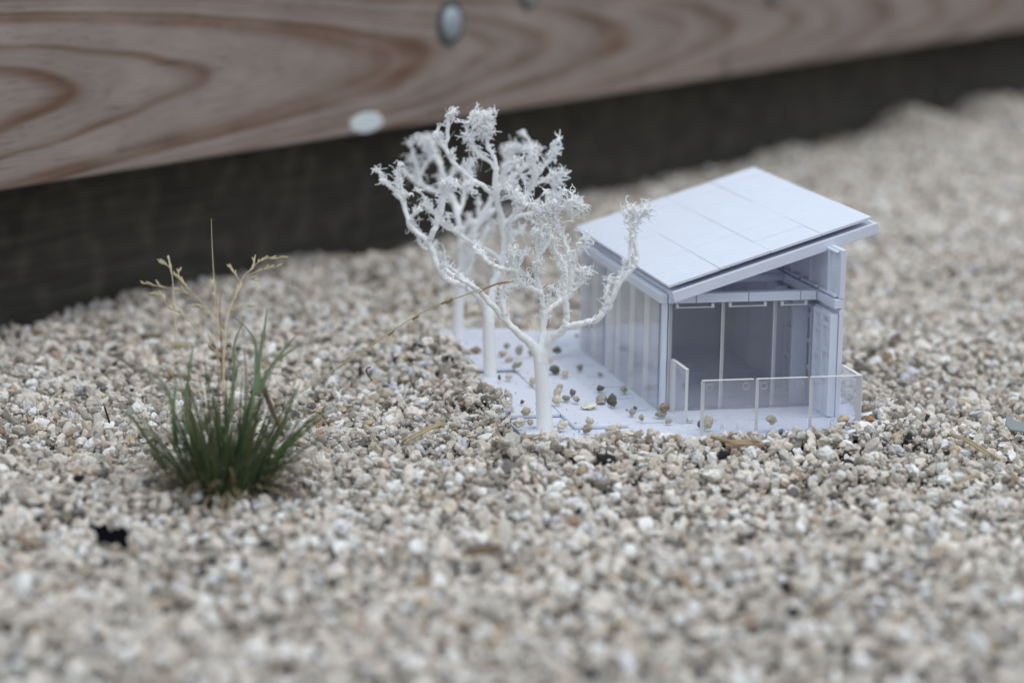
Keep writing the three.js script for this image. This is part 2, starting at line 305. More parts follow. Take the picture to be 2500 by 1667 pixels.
// ---------------------------------------------------------------- white base plate with slotted floor and paving tiles
{
  const plate = thing('base_plate', 'white plastic base plate with slots carrying the model house and paving', 'base plate');
  const cell = () => {
    const s = new THREE.Shape(); const e = 0.006; s.moveTo(e, e); s.lineTo(1 - e, e); s.lineTo(1 - e, 1 - e); s.lineTo(e, 1 - e); s.closePath();
    const hole = (x0, x1, y0, y1) => { const h = new THREE.Path(); h.moveTo(x0, y0); h.lineTo(x0, y1); h.lineTo(x1, y1); h.lineTo(x1, y0); h.closePath(); s.holes.push(h); };
    hole(0.32, 0.74, 0.27, 0.4);                                    // the long slot
    for (const [x, y] of [[0.13, 0.14], [0.13, 0.62], [0.86, 0.14], [0.86, 0.62], [0.3, 0.84], [0.66, 0.84], [0.5, 0.62]]) hole(x - 0.05, x + 0.05, y - 0.014, y + 0.014);
    return new THREE.ExtrudeGeometry(s, { depth: 0.05, bevelEnabled: true, bevelSize: 0.004, bevelThickness: 0.004, bevelSegments: 1 }).rotateX(-Math.PI / 2).translate(0, -0.054, 0);
  };
  mesh('under_tray', [box(PX0 + 0.01, PX1 - 0.01, -0.13, -0.06, PZ0 + 0.01, PZ1 - 0.01)], M.kit, plate);
  const cg = cell(); cg.scale(U, U, U); cg.userData.scaled = true;
  for (let i = 0; i < 7; i++) for (let k = 0; k < 10; k++) { const m = mesh('floor_tile', cg, M.kit, plate); m.position.set((PX0 + i) * U, 0, (PZ1 - k) * U); }
  const R = rng(3), tile = (x0, x1, z0, z1, y, ty = 0) => { const m = mesh('paving_tile', box(-(x1 - x0) / 2 + 0.008, (x1 - x0) / 2 - 0.008, 0, 0.062, -(z1 - z0) / 2 + 0.008, (z1 - z0) / 2 - 0.008, 0.014), M.kit, plate); m.position.set((x0 + x1) / 2 * U, y * U, (z0 + z1) / 2 * U); m.rotation.set(ty, 0, (R() - 0.5) * 0.008); };
  tile(-1.88, -0.88, -0.81, 1.19, 0.008); tile(-1.88, -0.88, -2.81, -0.81, 0.014); tile(-1.88, -0.88, -3.9, -2.81, 0.03); tile(-1.88, -0.88, -5.9, -3.9, 0.03); tile(-1.88, -0.88, -7.8, -5.9, 0.02);
  tile(-2.88, -1.88, -1.81, 0.19, 0.01); tile(-2.88, -1.88, -3.45, -1.81, 0.006); tile(-2.88, -1.88, -5.45, -3.45, 0.085); tile(-2.88, -1.88, -7.45, -5.45, 0.08);
}

// ---------------------------------------------------------------- the model house
const house = thing('model_house', 'small white plastic model house with clear panels and sloping tiled roof', 'model house');
function prism(pts, h, e = 0.003) { const s = new THREE.Shape(); pts.forEach(([x, z], i) => (i ? s.lineTo(x, z) : s.moveTo(x, z))); return new THREE.ExtrudeGeometry(s, { depth: h - 2 * e, bevelEnabled: true, bevelSize: e, bevelThickness: e, bevelSegments: 1 }).rotateX(-Math.PI / 2).translate(0, e, 0); }
const PT = 0.08;                                                    // thickness of the clear sheets; upright edges are cut at 45 degrees
const letters = await new FontLoader().loadAsync('fonts/droid/droid_sans_regular.typeface.json');
function marks(w, h, text, parent) {
  const ring = (x, y) => new THREE.TorusGeometry(0.058, 0.0055, 5, 22).translate(x, y, 0.003);
  mesh('moulded_mark', [ring(0.15, h - 0.115), ring(w - 0.17, h - 0.11), ...text.map(([c, x]) => new TextGeometry(c, { font: letters, size: 0.1, depth: 0.004, curveSegments: 4 }).translate(x, 0.14, -0.001))], M.mark, parent).userData.kind = 'stuff';
}
function panel(name, w, h, pos, turn, text, ends = 1, sheet = M.clear) {
  const m = mesh(name, prism([[0.012, 0.003], [w - 0.012, 0.003], [w - PT - 0.012, PT - 0.003], [PT + 0.012, PT - 0.003]], h), sheet, house); m.position.copy(pos).multiplyScalar(U); m.rotation.y = turn;
  mesh('edge_gleam', prism([[0.001, 0.003], [0.009, 0.003], [PT + 0.007, PT - 0.003], [PT - 0.004, PT - 0.003]], h, 0.002), M.edge, m);  // pale strip paints the light caught in the cut edge
  if (ends > 1) mesh('edge_gleam', prism([[w - 0.009, 0.003], [w - 0.001, 0.003], [w - PT + 0.004, PT - 0.003], [w - PT - 0.007, PT - 0.003]], h, 0.002), M.edge, m);
  if (name[0] === 'b') mesh('edge_gleam', box(0.02, w - 0.02, h + 0.001, h + 0.008, -PT + 0.006, -0.004, 0.003), M.edge, m);  // added pale strip, paints the bright line along the top
  if (text) marks(w, h, text, m);
  return m;
}
const HB = 2.013, HT = 2.186;
// glazed front wall
for (let k = 0; k < 3; k++) {
  panel('glass_panel', k < 2 ? 0.985 : 0.79, HB - 0.01, V(0.155 + k, 0, 0.0), 0);
  const x = 0.155 + k + 0.12, x1 = k < 2 ? x + 0.72 : x + 0.5;
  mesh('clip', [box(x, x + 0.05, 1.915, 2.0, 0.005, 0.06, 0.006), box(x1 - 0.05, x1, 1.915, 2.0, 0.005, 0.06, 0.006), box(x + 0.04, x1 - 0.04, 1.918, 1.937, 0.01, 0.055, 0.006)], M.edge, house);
}
mesh('sill', [box(0.1, 2.94, 0.002, 0.05, -0.09, 0.03)], M.clear, house);
mesh('corner_post', [box(0.035, 0.135, 0, HB - 0.004, -0.1, 0.0)], M.kit, house);
mesh('corner_post', [box(2.62, 2.93, 0, HB - 0.01, -0.36, -0.28)], M.kit, house);
const seg = (x0, x1) => mesh('beam', [box(x0 + 0.006, x1 - 0.006, HB, HT, -0.13, 0.066, 0.014)], M.kit, house);
seg(0.12, 0.646); seg(0.646, 1.646); seg(1.646, 2.646); seg(2.646, 2.955);
// left wall: clear panels facing the trees, one solid white upright
for (const [a, b] of [[-0.11, -1.1], [-1.11, -2.1], [-2.11, -3.1], [-3.11, -3.6], [-4.0, -4.86], [-4.87, -5.7]]) panel('glass_panel', a - b, HB - 0.01, V(0.0, 0, b), -Math.PI / 2, null, 1, M.milky);
mesh('wall_upright', [box(0.03, 0.16, 0, HB - 0.01, -3.97, -3.63)], M.kit, house);
for (const [a, b] of [[0.06, -1.9], [-1.9, -3.9], [-3.9, -5.76]]) mesh('beam', [box(-0.028, 0.11, HB, HT, b + 0.005, a - 0.005, 0.018)], M.kit, house);
// back wall and right wall
mesh('back_wall', [box(0.0, 3.12, 0, HB - 0.004, -5.82, -5.73), box(0.02, 3.1, HB, HT - 0.004, -5.84, -5.7)], M.kit, house);
{
  const s = new THREE.Shape(); s.moveTo(0.1, HT); s.lineTo(3.1, HT); s.lineTo(3.1, 3.02); s.closePath();
  mesh('back_gable', new THREE.ExtrudeGeometry(s, { depth: 0.07, bevelEnabled: false }).translate(0, 0, -5.8), M.kit, house);
}
for (let k = 0; k < 7; k++) {                                       // lower right wall, one module each, raised grid on the inside
  const z1 = 1.0 - k, z0 = z1 - 0.99, fz = Math.max(z0, -5.72);
  const w = mesh('wall_panel', [box(3.06, 3.145, 0.0, HB - 0.02, fz, z1, 0.01), box(2.985, 3.052, 0.0, HB - 0.1, fz + 0.02, z1 - 0.03, 0.008)], M.kit, house);
  if (k < 3) {
    const gr = [], x0 = 2.905, x1 = 2.99;
    for (const zz of [fz + 0.03, fz + 0.44, fz + 0.86]) gr.push(box(x0, x1, 0.02, HB - 0.12, zz, zz + 0.1, 0.008));
    for (const [a, b] of [[0, 0.04], [0.52, 0.6], [1.02, 1.1], [1.5, 1.58], [1.82, 1.9]]) gr.push(box(x0 + 0.006, x1, a, b, fz + 0.13, fz + 0.44, 0.008), box(x0 + 0.006, x1, a + (a > 0.1 && a < 1.8 ? 0.14 : 0), b + (a > 0.1 && a < 1.8 ? 0.14 : 0), fz + 0.54, fz + 0.86, 0.008));
    mesh('raised_grid', gr, M.kit, w);
  }
  mesh('beam', [box(2.96, 3.147, HB, HT, fz + (k ? 0.005 : 0.0), z1 - 0.006, 0.014)], M.kit, house);
  const up = mesh('wall_panel', [box(3.05, 3.152, HT + 0.006, 3.085, fz, z1, 0.012), box(2.99, 3.055, HT + 0.012, 3.05, z0 + 0.0 > -5.72 ? z0 + 0.43 : -5.6, (z0 > -5.72 ? z0 + 0.43 : -5.6) + 0.09, 0.01)], M.kit, house);
  mesh('lip', [box(2.975, 3.055, HT + 0.012, HT + 0.085, fz + 0.03, z1 - 0.09, 0.034), box(2.975, 3.055, 3.0, 3.06, fz + 0.03, z1 - 0.09, 0.03)], M.kit, up);
}
// inside: floor slab and two partitions
mesh('partition', [box(2.7, 2.95, 0.01, 1.98, -1.66, -1.58)], M.kit, house);
mesh('partition', [box(0.3, 1.5, 0.01, 0.8, -4.3, -4.2)], M.kit, house);
for (const z of [-1.9, -3.9]) mesh('tie_beam', [box(0.12, 2.955, HB + 0.02, HT - 0.02, z - 0.08, z + 0.08)], M.kit, house);
// balustrade of clear panels
const BH = 0.99, BY = -0.03, BX = 0.183;
panel('balustrade_panel', 0.99, BH - BY, V(BX + 0.004, BY, 2.0), 0, [['A', 0.36], ['C', 0.66]], 1, M.fence);
panel('balustrade_panel', 0.99, BH - BY, V(BX + 1.004, BY, 2.0), 0, [], 1, M.fence);
panel('balustrade_panel', 0.99, BH - BY, V(BX + 2.004, BY, 2.0), 0, [['C', 0.4], ['A', 0.68]], 2, M.fence);
panel('balustrade_panel', 0.96, BH - BY, V(BX, BY, 0.1), -Math.PI / 2, null, 2, M.fence);
panel('balustrade_panel', 0.95, BH - BY, V(BX + 3.0, BY, 1.98), Math.PI / 2, null, 1, M.fence);
mesh('clip', new THREE.CylinderGeometry(0.035, 0.035, 0.1, 14).rotateZ(Math.PI / 2).translate(BX + 0.13, 0.06, 1.0), M.mark, house);
mesh('clip', box(BX + 1.0, BX + 1.09, -0.02, 0.07, 2.02, 2.07, 0.01), M.mark, house);
// roof: tray with raised rim, then tiles floating just above it
{
  const c = Math.cos(0.301), W = 4.0, D = 6.85;
  const tray = mesh('roof', [box(0.06, W - 0.02, -0.26, -0.142, -D + 0.05, -0.02)], M.kit, house);
  tray.position.set(0.011 * U, 2.405 * U, 0.37 * U); tray.rotation.z = 0.301;
  const rim = (...a) => mesh('fascia', [box(...a)], M.kit, tray);
  rim(0.03, W + 0.07, -0.335, -0.135, -0.015, 0.06, 0.016); rim(0.03, W + 0.07, -0.335, -0.135, -D + 0.0, -D + 0.08, 0.016);
  for (const [a, b] of [[-0.02, -2], [-2.006, -4], [-4.006, -D + 0.085]]) rim(0.035, 0.115, -0.3, -0.14, b, a, 0.014);
  rim(W - 0.01, W + 0.065, -0.33, -0.14, -D + 0.085, -0.02, 0.016);
  const rows = [[[0, -1], [-1, -2], [-2, -4], [-4, -6], [-6, -6.85]], [[0, -2], [-2, -4], [-4, -6], [-6, -6.85]], [[0, -1], [-1, -2], [-2, -4], [-4, -6], [-6, -6.85]], [[0, -2], [-2, -4], [-4, -6], [-6, -6.85]]], R = rng(8);
  rows.forEach((col, i) => col.forEach(([a, b]) => {
    const m = mesh('roof_tile', box(-0.497, 0.497, -0.052, 0, (b - a) / 2 + 0.007, (a - b) / 2 - 0.007, 0.008), M.kit, tray);
    m.position.set((i + 0.5) * U, (R() - 0.5) * 0.01 * U, (a + b) / 2 * U); m.rotation.x = (R() - 0.5) * 0.003;
  }));
  const pegs = []; for (let i = 0; i < 4; i++) for (let k = 0; k < 7; k++) for (const e of [0.3, 0.7]) pegs.push(box(i + e - 0.07, i + e + 0.07, -0.15, -0.05, -k - 0.8, -k - 0.6));
  mesh('tile_pegs', pegs, M.kit, tray).userData.kind = 'stuff';
}

// ---------------------------------------------------------------- white printed trees
// Each limb is drawn through points (u, v, step towards the viewer); a limb knows where it starts and ends in thickness.
function tree(name, label, base, limbs, seed, opt) {
  const D0 = base[2], R = rng(seed), k = D0 / FPX, foot = at(base[0], base[1], D0);
  const t = thing(name, label, 'model tree', foot, 0, 'white model trees beside the house');
  const pt = ([u, v, dz = 0]) => { const h = (base[1] - v) * k; return at(u, v, D0 - 0.2 * h - dz).sub(foot); };
  const rnd = (a) => V(R() - 0.5, R() - 0.5, R() - 0.5).multiplyScalar(2 * a);
  const twig = (T, p, d, len, r, depth = 1) => {                    // short crooked side shoot, may fork
    const n = 4, pts = [p.clone()], dir = d.clone().normalize();
    for (let i = 0; i < n; i++) { dir.add(rnd(0.75)).normalize(); pts.push(pts[i].clone().addScaledVector(dir, len / n * (0.6 + 0.8 * R()))); }
    T.tube(pts, (e) => r * (1.15 - 0.6 * e), 4);
    if (depth) for (let k = 0; k < 2; k++) if (R() < 0.55) twig(T, pts[1 + Math.floor(R() * 3)], dir.clone().add(rnd(1.1)), len * 0.6, r * 0.75, depth - 1);
  };
  const loop = (T, p, d, len, r) => {                               // thread of plastic that curls back on itself
    const n = 8, pts = [p.clone()], dir = d.clone().normalize(), ax = rnd(1).normalize(), b = 0.25 + R() * 0.65;
    for (let i = 0; i < n; i++) { dir.applyAxisAngle(ax, b); pts.push(pts[i].clone().addScaledVector(dir, len / n)); }
    T.tube(pts, (e) => r * (1 - 0.35 * e), 4);
  };
  for (const L of limbs) {
    const pts = L.p.map(pt), n = L.trunk ? 70 : Math.max(10, (L.p.length - 1) * 6), path = smooth(pts, n).map((p, i) => (L.trunk || i < 14 && L.rs ? p : p.add(V(noise(i * 0.33, seed, L.p[0][0]), noise(i * 0.33, seed + 5, L.p[0][1]), noise(i * 0.33, seed + 9, L.p[0][0])).multiplyScalar(0.035)))), r0 = L.r0 * k * (L.trunk ? 1 : 0.86), r1 = (L.r1 ?? 3) * k * 0.84, rs = L.rs ? L.rs * k : 0;
    const T = new Tubes();
    const wob = R() * 20;
    T.tube(path, L.trunk ? (e) => L.rad(e) * k : (e) => (r0 + (r1 - r0) * Math.pow(e, 0.8) + (rs ? (rs - r0) * Math.exp(-Math.pow(e * n / (L.flare ?? 4.2), 2)) : 0)) * (1 + 0.1 * noise(e * 9 + wob, wob, 1) + 0.08 * noise(e * 31, wob, 7)), L.trunk ? 22 : 11);
    const limb = mesh(L.trunk ? 'trunk' : 'branch', T.build(), M.tree, t);
    if (L.trunk) continue;
    const F = new Tubes(), len = path.reduce((q, p, i) => q + (i ? p.distanceTo(path[i - 1]) : 0), 0);
    const spot = (e) => { const x = Math.min(0.999, e) * n, j = Math.floor(x); return [path[j].clone().lerp(path[j + 1], x - j), path[j + 1].clone().sub(path[j]).normalize(), r0 + (r1 - r0) * e]; };
    const side = (e, n2) => {                                       // stubby side branches, rough all along
      const [p, tan, r] = spot(e), d = V(R() - 0.5, 0.35 + R() * 0.9, R() - 0.5).addScaledVector(tan, 0.7).normalize(), q = [p.clone()], m = 6, l = (0.2 + 0.42 * R()) * opt.side, rr = Math.max(0.02, r * (0.5 + 0.3 * R()));
      for (let i = 0; i < m; i++) { d.add(rnd(0.28)).normalize(); q.push(q[i].clone().addScaledVector(d, l / m)); }
      const S = new Tubes(); S.tube(smooth(q, 12), (x) => rr * (1 - 0.35 * x) * (1 + 0.16 * noise(x * 8, n2, 3)), 8); mesh('side_branch', S.build(), M.tree, limb);
      for (let i = 0; i < l * 46; i++) { const j = 1 + Math.floor(R() * m), dd = V(R() - 0.5, R() * 0.8, R() - 0.5).addScaledVector(d, 0.4); twig(F, q[j].clone(), dd, 0.05 + 0.1 * R(), 0.009 + 0.012 * R()); }
      for (let i = 0; i < 7; i++) loop(F, q[m].clone().add(rnd(0.04)), rnd(1).addScaledVector(d, 0.6), 0.1 + 0.14 * R(), 0.007 + 0.006 * R());
    };
    const sides = Math.round(len * (L.side ?? ((L.fuzz ?? 16) > 8 ? 2.2 : 0.5)));
    for (let i = 0; i < sides; i++) side(0.25 + 0.7 * (i + R()) / sides, i * 3.3 + wob);
    const count = Math.round(len * (L.fuzz ?? 16) * opt.fuzz);
    for (let i = 0; i < count; i++) {
      const e = 0.08 + 0.92 * Math.pow(R(), 0.7), [p, tan, r] = spot(e);
      if (e < 0.25 && R() < 0.6) continue;
      const d = V(R() - 0.5, R() * 0.9 - 0.05, R() - 0.5).addScaledVector(tan, 0.25).normalize();
      p.addScaledVector(d, r * 0.7);
      const q = 0.05 + 0.12 * R() + (R() < 0.1 ? 0.12 : 0);
      if (R() < 0.62) twig(F, p, d, q, 0.01 + 0.016 * R() * R()); else loop(F, p, d, q * 1.5, 0.007 + 0.006 * R());
    }
    const tuft = L.tuft ?? 0.4, span = 0.1 + 0.22 * Math.min(1, 0.3 / len) + (L.span ?? 0);
    for (let i = 0; i < 60 * tuft * opt.fuzz; i++) {                // frayed end: threads gathered round the last stretch of the limb
      const [p, tan, r] = spot(1 - span * Math.pow(R(), 1.4)), s = (0.05 + 0.05 * Math.sqrt(tuft)) * (L.wide ?? 1);
      p.add(V((R() + R() - 1) * s * 1.5, (R() + R() - 1) * s * 1.5, (R() + R() - 1) * s * 1.5));
      if (R() < 0.6) loop(F, p, rnd(1).addScaledVector(tan, 0.4), 0.1 + 0.2 * R(), 0.006 + 0.007 * R()); else twig(F, p, rnd(1).addScaledVector(tan, 0.5), 0.06 + 0.12 * R(), 0.009 + 0.01 * R(), 0);
    }
    for (let i = 0; i < len * 3; i++) {                             // hair-thin strings
      const p = path[Math.floor(R() * n)].clone(), q = p.clone().add(V((R() - 0.5) * 0.5, (R() - 0.6) * 0.5, (R() - 0.5) * 0.4));
      F.tube([p, p.clone().lerp(q, 0.5).add(V(0, -0.02, 0)), q], [0.003, 0.0025, 0.002], 3);
    }
    if (F.triangles) mesh('plastic_strings', F.build(), M.fuzz, limb).userData.kind = 'stuff';
  }
}
tree('model_tree', 'nearest white model tree, its trunk standing at the front gravel edge', [1331, 1047, 45.6], [
  { trunk: 1, r0: 20, rad: (e) => 15.6 + 5.2 * (1 - e) ** 1.6, p: [[1331, 1056], [1329, 1015], [1326, 980], [1323, 930], [1320, 895], [1320, 878]] },
  { r0: 11, rs: 15.6, flare: 17, r1: 7, p: [[1320, 902], [1316, 872], [1304, 848], [1287, 829, 0.05], [1256, 806, 0.1], [1230, 776, 0.1], [1205, 749, 0.15], [1184, 727, 0.15], [1172, 712, 0.2], [1151, 696, 0.25], [1138, 683, 0.25]], fuzz: 5, tuft: 0 },
  { r0: 7, r1: 6, p: [[1233, 780, 0.1], [1231, 762, 0.15], [1226, 732, 0.1], [1221, 702, 0.1]], fuzz: 9, tuft: 0.06 },
  { r0: 6, r1: 5, p: [[1168, 708, 0.2], [1142, 690, 0.3], [1119, 680, 0.35], [1104, 670, 0.4], [1092, 664, 0.4]], fuzz: 8, tuft: 0.05 },
  { r0: 11, rs: 15, flare: 14, r1: 5, p: [[1320, 896], [1322, 866, -0.05], [1325, 838, -0.1], [1327, 812, -0.15], [1327, 770, -0.2], [1328, 745, -0.2], [1318, 712, -0.2], [1312, 682, -0.15], [1312, 656, -0.1], [1314, 622, -0.1], [1308, 589, -0.05], [1304, 563, 0]], fuzz: 9, tuft: 0.1 },
  { r0: 6, r1: 4, p: [[1314, 630, -0.1], [1322, 614, -0.1], [1337, 594, -0.15], [1340, 578, -0.2], [1328, 558, -0.2], [1316, 535, -0.15], [1297, 508, -0.1], [1276, 494, 0], [1258, 485, 0]], fuzz: 42, tuft: 0.25 },
  { r0: 9, r1: 6, p: [[1320, 720, -0.2], [1311, 710, -0.15], [1287, 700, -0.1], [1266, 692, -0.05], [1257, 668, 0], [1254, 640, 0.05], [1254, 612, 0.1]], fuzz: 22, tuft: 0.35 },
  { r0: 7, r1: 6, p: [[1256, 662, 0], [1243, 657, 0.1], [1220, 654, 0.15], [1203, 648, 0.2], [1186, 635, 0.25], [1170, 616, 0.3], [1157, 605, 0.3]], fuzz: 7, tuft: 0.05 },
  { r0: 8, r1: 5, p: [[1330, 766, -0.2], [1341, 755, -0.3], [1358, 742, -0.4], [1373, 730, -0.5], [1384, 706, -0.6], [1384, 672, -0.65], [1372, 642, -0.6], [1356, 610, -0.5], [1344, 578, -0.4]], fuzz: 20, tuft: 0.2 },
  { r0: 11, rs: 15.6, flare: 17, r1: 8, p: [[1320, 902], [1325, 872], [1336, 846], [1352, 824, 0.1], [1373, 803, 0.2], [1382, 786, 0.25], [1383, 768, 0.25], [1382, 742, 0.3], [1392, 709, 0.3], [1396, 675, 0.3], [1398, 646, 0.3]], fuzz: 6, tuft: 0 },
  { r0: 6.5, r1: 4.5, p: [[1398, 654, 0.3], [1391, 623, 0.25], [1382, 598, 0.2], [1372, 571, 0.1], [1362, 556, 0.1], [1350, 540, 0.05], [1338, 524, 0], [1328, 512, 0]], fuzz: 26, tuft: 0.5 },
  { r0: 5.5, r1: 4.5, p: [[1356, 550, 0.05], [1360, 524, 0.1], [1374, 507, 0.15], [1396, 505, 0.2], [1416, 503, 0.2]], fuzz: 60, tuft: 0.9 },
  { r0: 6, r1: 5, p: [[1398, 650, 0.3], [1406, 630, 0.35], [1417, 605, 0.35], [1432, 592, 0.4]], fuzz: 22, tuft: 0.2 },
  { r0: 4, r1: 3.5, p: [[1395, 715, 0.3], [1406, 700, 0.2], [1416, 682, 0.15], [1427, 662, 0.1]], fuzz: 60, tuft: 0.5 },
  { r0: 9, r1: 7.5, p: [[1380, 797, 0.22], [1402, 793, 0.3], [1429, 788, 0.35], [1456, 780, 0.4], [1471, 766, 0.45], [1483, 747, 0.45], [1502, 715, 0.5], [1520, 685, 0.5], [1538, 662, 0.5], [1552, 644, 0.5]], fuzz: 14, tuft: 0.1 },
  { r0: 7, r1: 5, p: [[1548, 648, 0.5], [1555, 636, 0.5], [1553, 612, 0.5], [1547, 590, 0.5], [1545, 572, 0.5]], fuzz: 8, tuft: 0.1 },
  { r0: 5, r1: 3, p: [[1541, 655, 0.5], [1537, 626, 0.45], [1538, 595, 0.4], [1544, 567, 0.35], [1543, 544, 0.3], [1537, 512, 0.3]], fuzz: 34, tuft: 0.5, side: 0.8 },
  { r0: 3.4, r1: 2.6, p: [[1545, 566, 0.35], [1556, 545, 0.3], [1570, 522, 0.3], [1576, 506, 0.3]], fuzz: 34, tuft: 0.25, side: 0 },
], 21, { fuzz: 1.7, side: 0.85 });
tree('model_tree', 'middle and tallest white model tree, a woolly white knot at its top', [1198, 926, 49.6], [
  { trunk: 1, r0: 16, rad: (e) => 14.4 + 1.8 * (1 - e), p: [[1198, 935], [1196, 890], [1194, 840], [1193, 800], [1193, 782]] },
  { r0: 11, rs: 14.3, flare: 15, r1: 9, p: [[1193, 806], [1192, 776], [1184, 744], [1166, 719, 0.1], [1142, 702, 0.2], [1113, 690, 0.3], [1090, 684, 0.4], [1075, 664, 0.5], [1063, 639, 0.5], [1051, 603, 0.5], [1044, 587, 0.5]], fuzz: 6, tuft: 0 },
  { r0: 8, r1: 6, p: [[1045, 590, 0.5], [1033, 577, 0.5], [1008, 560, 0.4], [996, 539, 0.4], [988, 502, 0.3], [979, 487, 0.3], [958, 462, 0.3], [946, 450, 0.3], [932, 441, 0.3]], fuzz: 16, tuft: 0.05 },
  { r0: 4, r1: 3.5, p: [[984, 492, 0.3], [986, 474, 0.3], [977, 451, 0.2], [966, 431, 0.2]], fuzz: 26, tuft: 0.1 },
  { r0: 8, r1: 9, p: [[1044, 588, 0.5], [1054, 575, 0.6], [1063, 552, 0.6], [1073, 525, 0.6], [1081, 490, 0.6], [1089, 462, 0.6], [1097, 448, 0.6]], fuzz: 34, tuft: 0.9 },
  { r0: 4, r1: 4, p: [[1095, 456, 0.6], [1115, 455, 0.5], [1135, 462, 0.4], [1148, 458, 0.4]], fuzz: 50, tuft: 0.4 },
  { r0: 7, r1: 5, p: [[1150, 700, 0.1], [1120, 672, 0], [1095, 650, 0], [1072, 630, 0], [1048, 614, 0], [1027, 597, 0], [1017, 572, 0], [1008, 540, 0]], fuzz: 18, tuft: 0.2 },
  { r0: 10, rs: 14.3, flare: 15, r1: 8, p: [[1193, 806], [1193, 776], [1198, 740, -0.1], [1206, 696, -0.15], [1220, 655, -0.2], [1229, 612, -0.2], [1229, 575, -0.15], [1227, 545, -0.1], [1216, 502, -0.05], [1210, 456, 0], [1211, 408, 0]], fuzz: 8, tuft: 0 },
  { r0: 6.5, r1: 4.5, p: [[1212, 412, 0], [1204, 385, 0], [1195, 362, 0], [1188, 338, 0], [1186, 318, 0]], fuzz: 20, tuft: 0.3, side: 0 },
  { r0: 5, r1: 5, p: [[1186, 340, 0], [1185, 320, 0], [1181, 292, 0]], fuzz: 40, tuft: 2.6, span: 0.35, wide: 1.0, side: 0 },
  { r0: 2.5, r1: 1.5, p: [[1184, 300, 0], [1190, 285, 0], [1195, 272, 0]], fuzz: 30, tuft: 0.15, side: 0 },
  { r0: 7, r1: 6, p: [[1206, 478, -0.05], [1194, 464, 0], [1169, 449, 0.1], [1146, 434, 0.1], [1128, 417, 0.15], [1104, 391, 0.2], [1087, 365, 0.2], [1074, 345, 0.2], [1062, 324, 0.2]], fuzz: 12, tuft: 0.06 },
  { r0: 5, r1: 5, p: [[1089, 370, 0.2], [1091, 338, 0.2], [1094, 308, 0.2], [1096, 286, 0.2], [1106, 276, 0.2]], fuzz: 26, tuft: 0.15, side: 0.6 },
  { r0: 2.2, r1: 2, p: [[1098, 286, 0.2], [1110, 297, 0.2], [1132, 297, 0.1], [1152, 301, 0.05], [1172, 300, 0]], fuzz: 20, tuft: 0.2 },
  { r0: 5.5, r1: 6, p: [[1210, 420, 0], [1200, 398, 0], [1178, 386, 0.05], [1157, 364, 0.1], [1147, 345, 0.1], [1142, 329, 0.1]], fuzz: 40, tuft: 0.5 },
  { r0: 6, r1: 6, p: [[1228, 552, -0.1], [1244, 536, -0.1], [1262, 515, -0.05], [1280, 485, 0], [1296, 458, 0], [1306, 432, 0.05], [1304, 400, 0.1], [1302, 382, 0.1]], fuzz: 42, tuft: 0.4 },
  { r0: 5, r1: 5, p: [[1302, 440, 0], [1318, 420, 0], [1336, 398, 0], [1350, 380, 0], [1356, 366, 0]], fuzz: 30, tuft: 0.3 },
  { r0: 5, r1: 4.5, p: [[1300, 452, 0], [1322, 444, 0.05], [1346, 432, 0.05], [1370, 420, 0.05]], fuzz: 26, tuft: 0.08 },
  { r0: 4, r1: 4, p: [[1296, 456, 0], [1280, 440, 0.1], [1268, 420, 0.1], [1262, 398, 0.1]], fuzz: 60, tuft: 0.5 },
  { r0: 6, r1: 5.5, p: [[1240, 540, -0.2], [1268, 526, -0.25], [1300, 520, -0.3], [1328, 506, -0.35], [1350, 488, -0.4], [1369, 471, -0.4]], fuzz: 9, tuft: 0.03 },
  { r0: 4, r1: 3.5, p: [[1336, 500, -0.35], [1343, 480, -0.35], [1354, 455, -0.35], [1369, 432, -0.35]], fuzz: 30, tuft: 0.1 },
  { r0: 6, r1: 4, p: [[1258, 520, -0.05], [1262, 500, 0.1], [1256, 480, 0.2], [1252, 458, 0.25]], fuzz: 50, tuft: 0.8 },
  { r0: 6, r1: 6, p: [[1230, 612, -0.2], [1244, 596, -0.1], [1254, 576, -0.1], [1272, 560, -0.1]], fuzz: 30, tuft: 0.2 },
  { r0: 6, r1: 5, p: [[1224, 640, -0.2], [1203, 618, -0.1], [1170, 602, 0], [1132, 581, 0], [1109, 564, 0.1], [1082, 549, 0.1], [1054, 518, 0.1], [1036, 492, 0.1]], fuzz: 16, tuft: 0.3 },
], 33, { fuzz: 1.5, side: 0.6 });
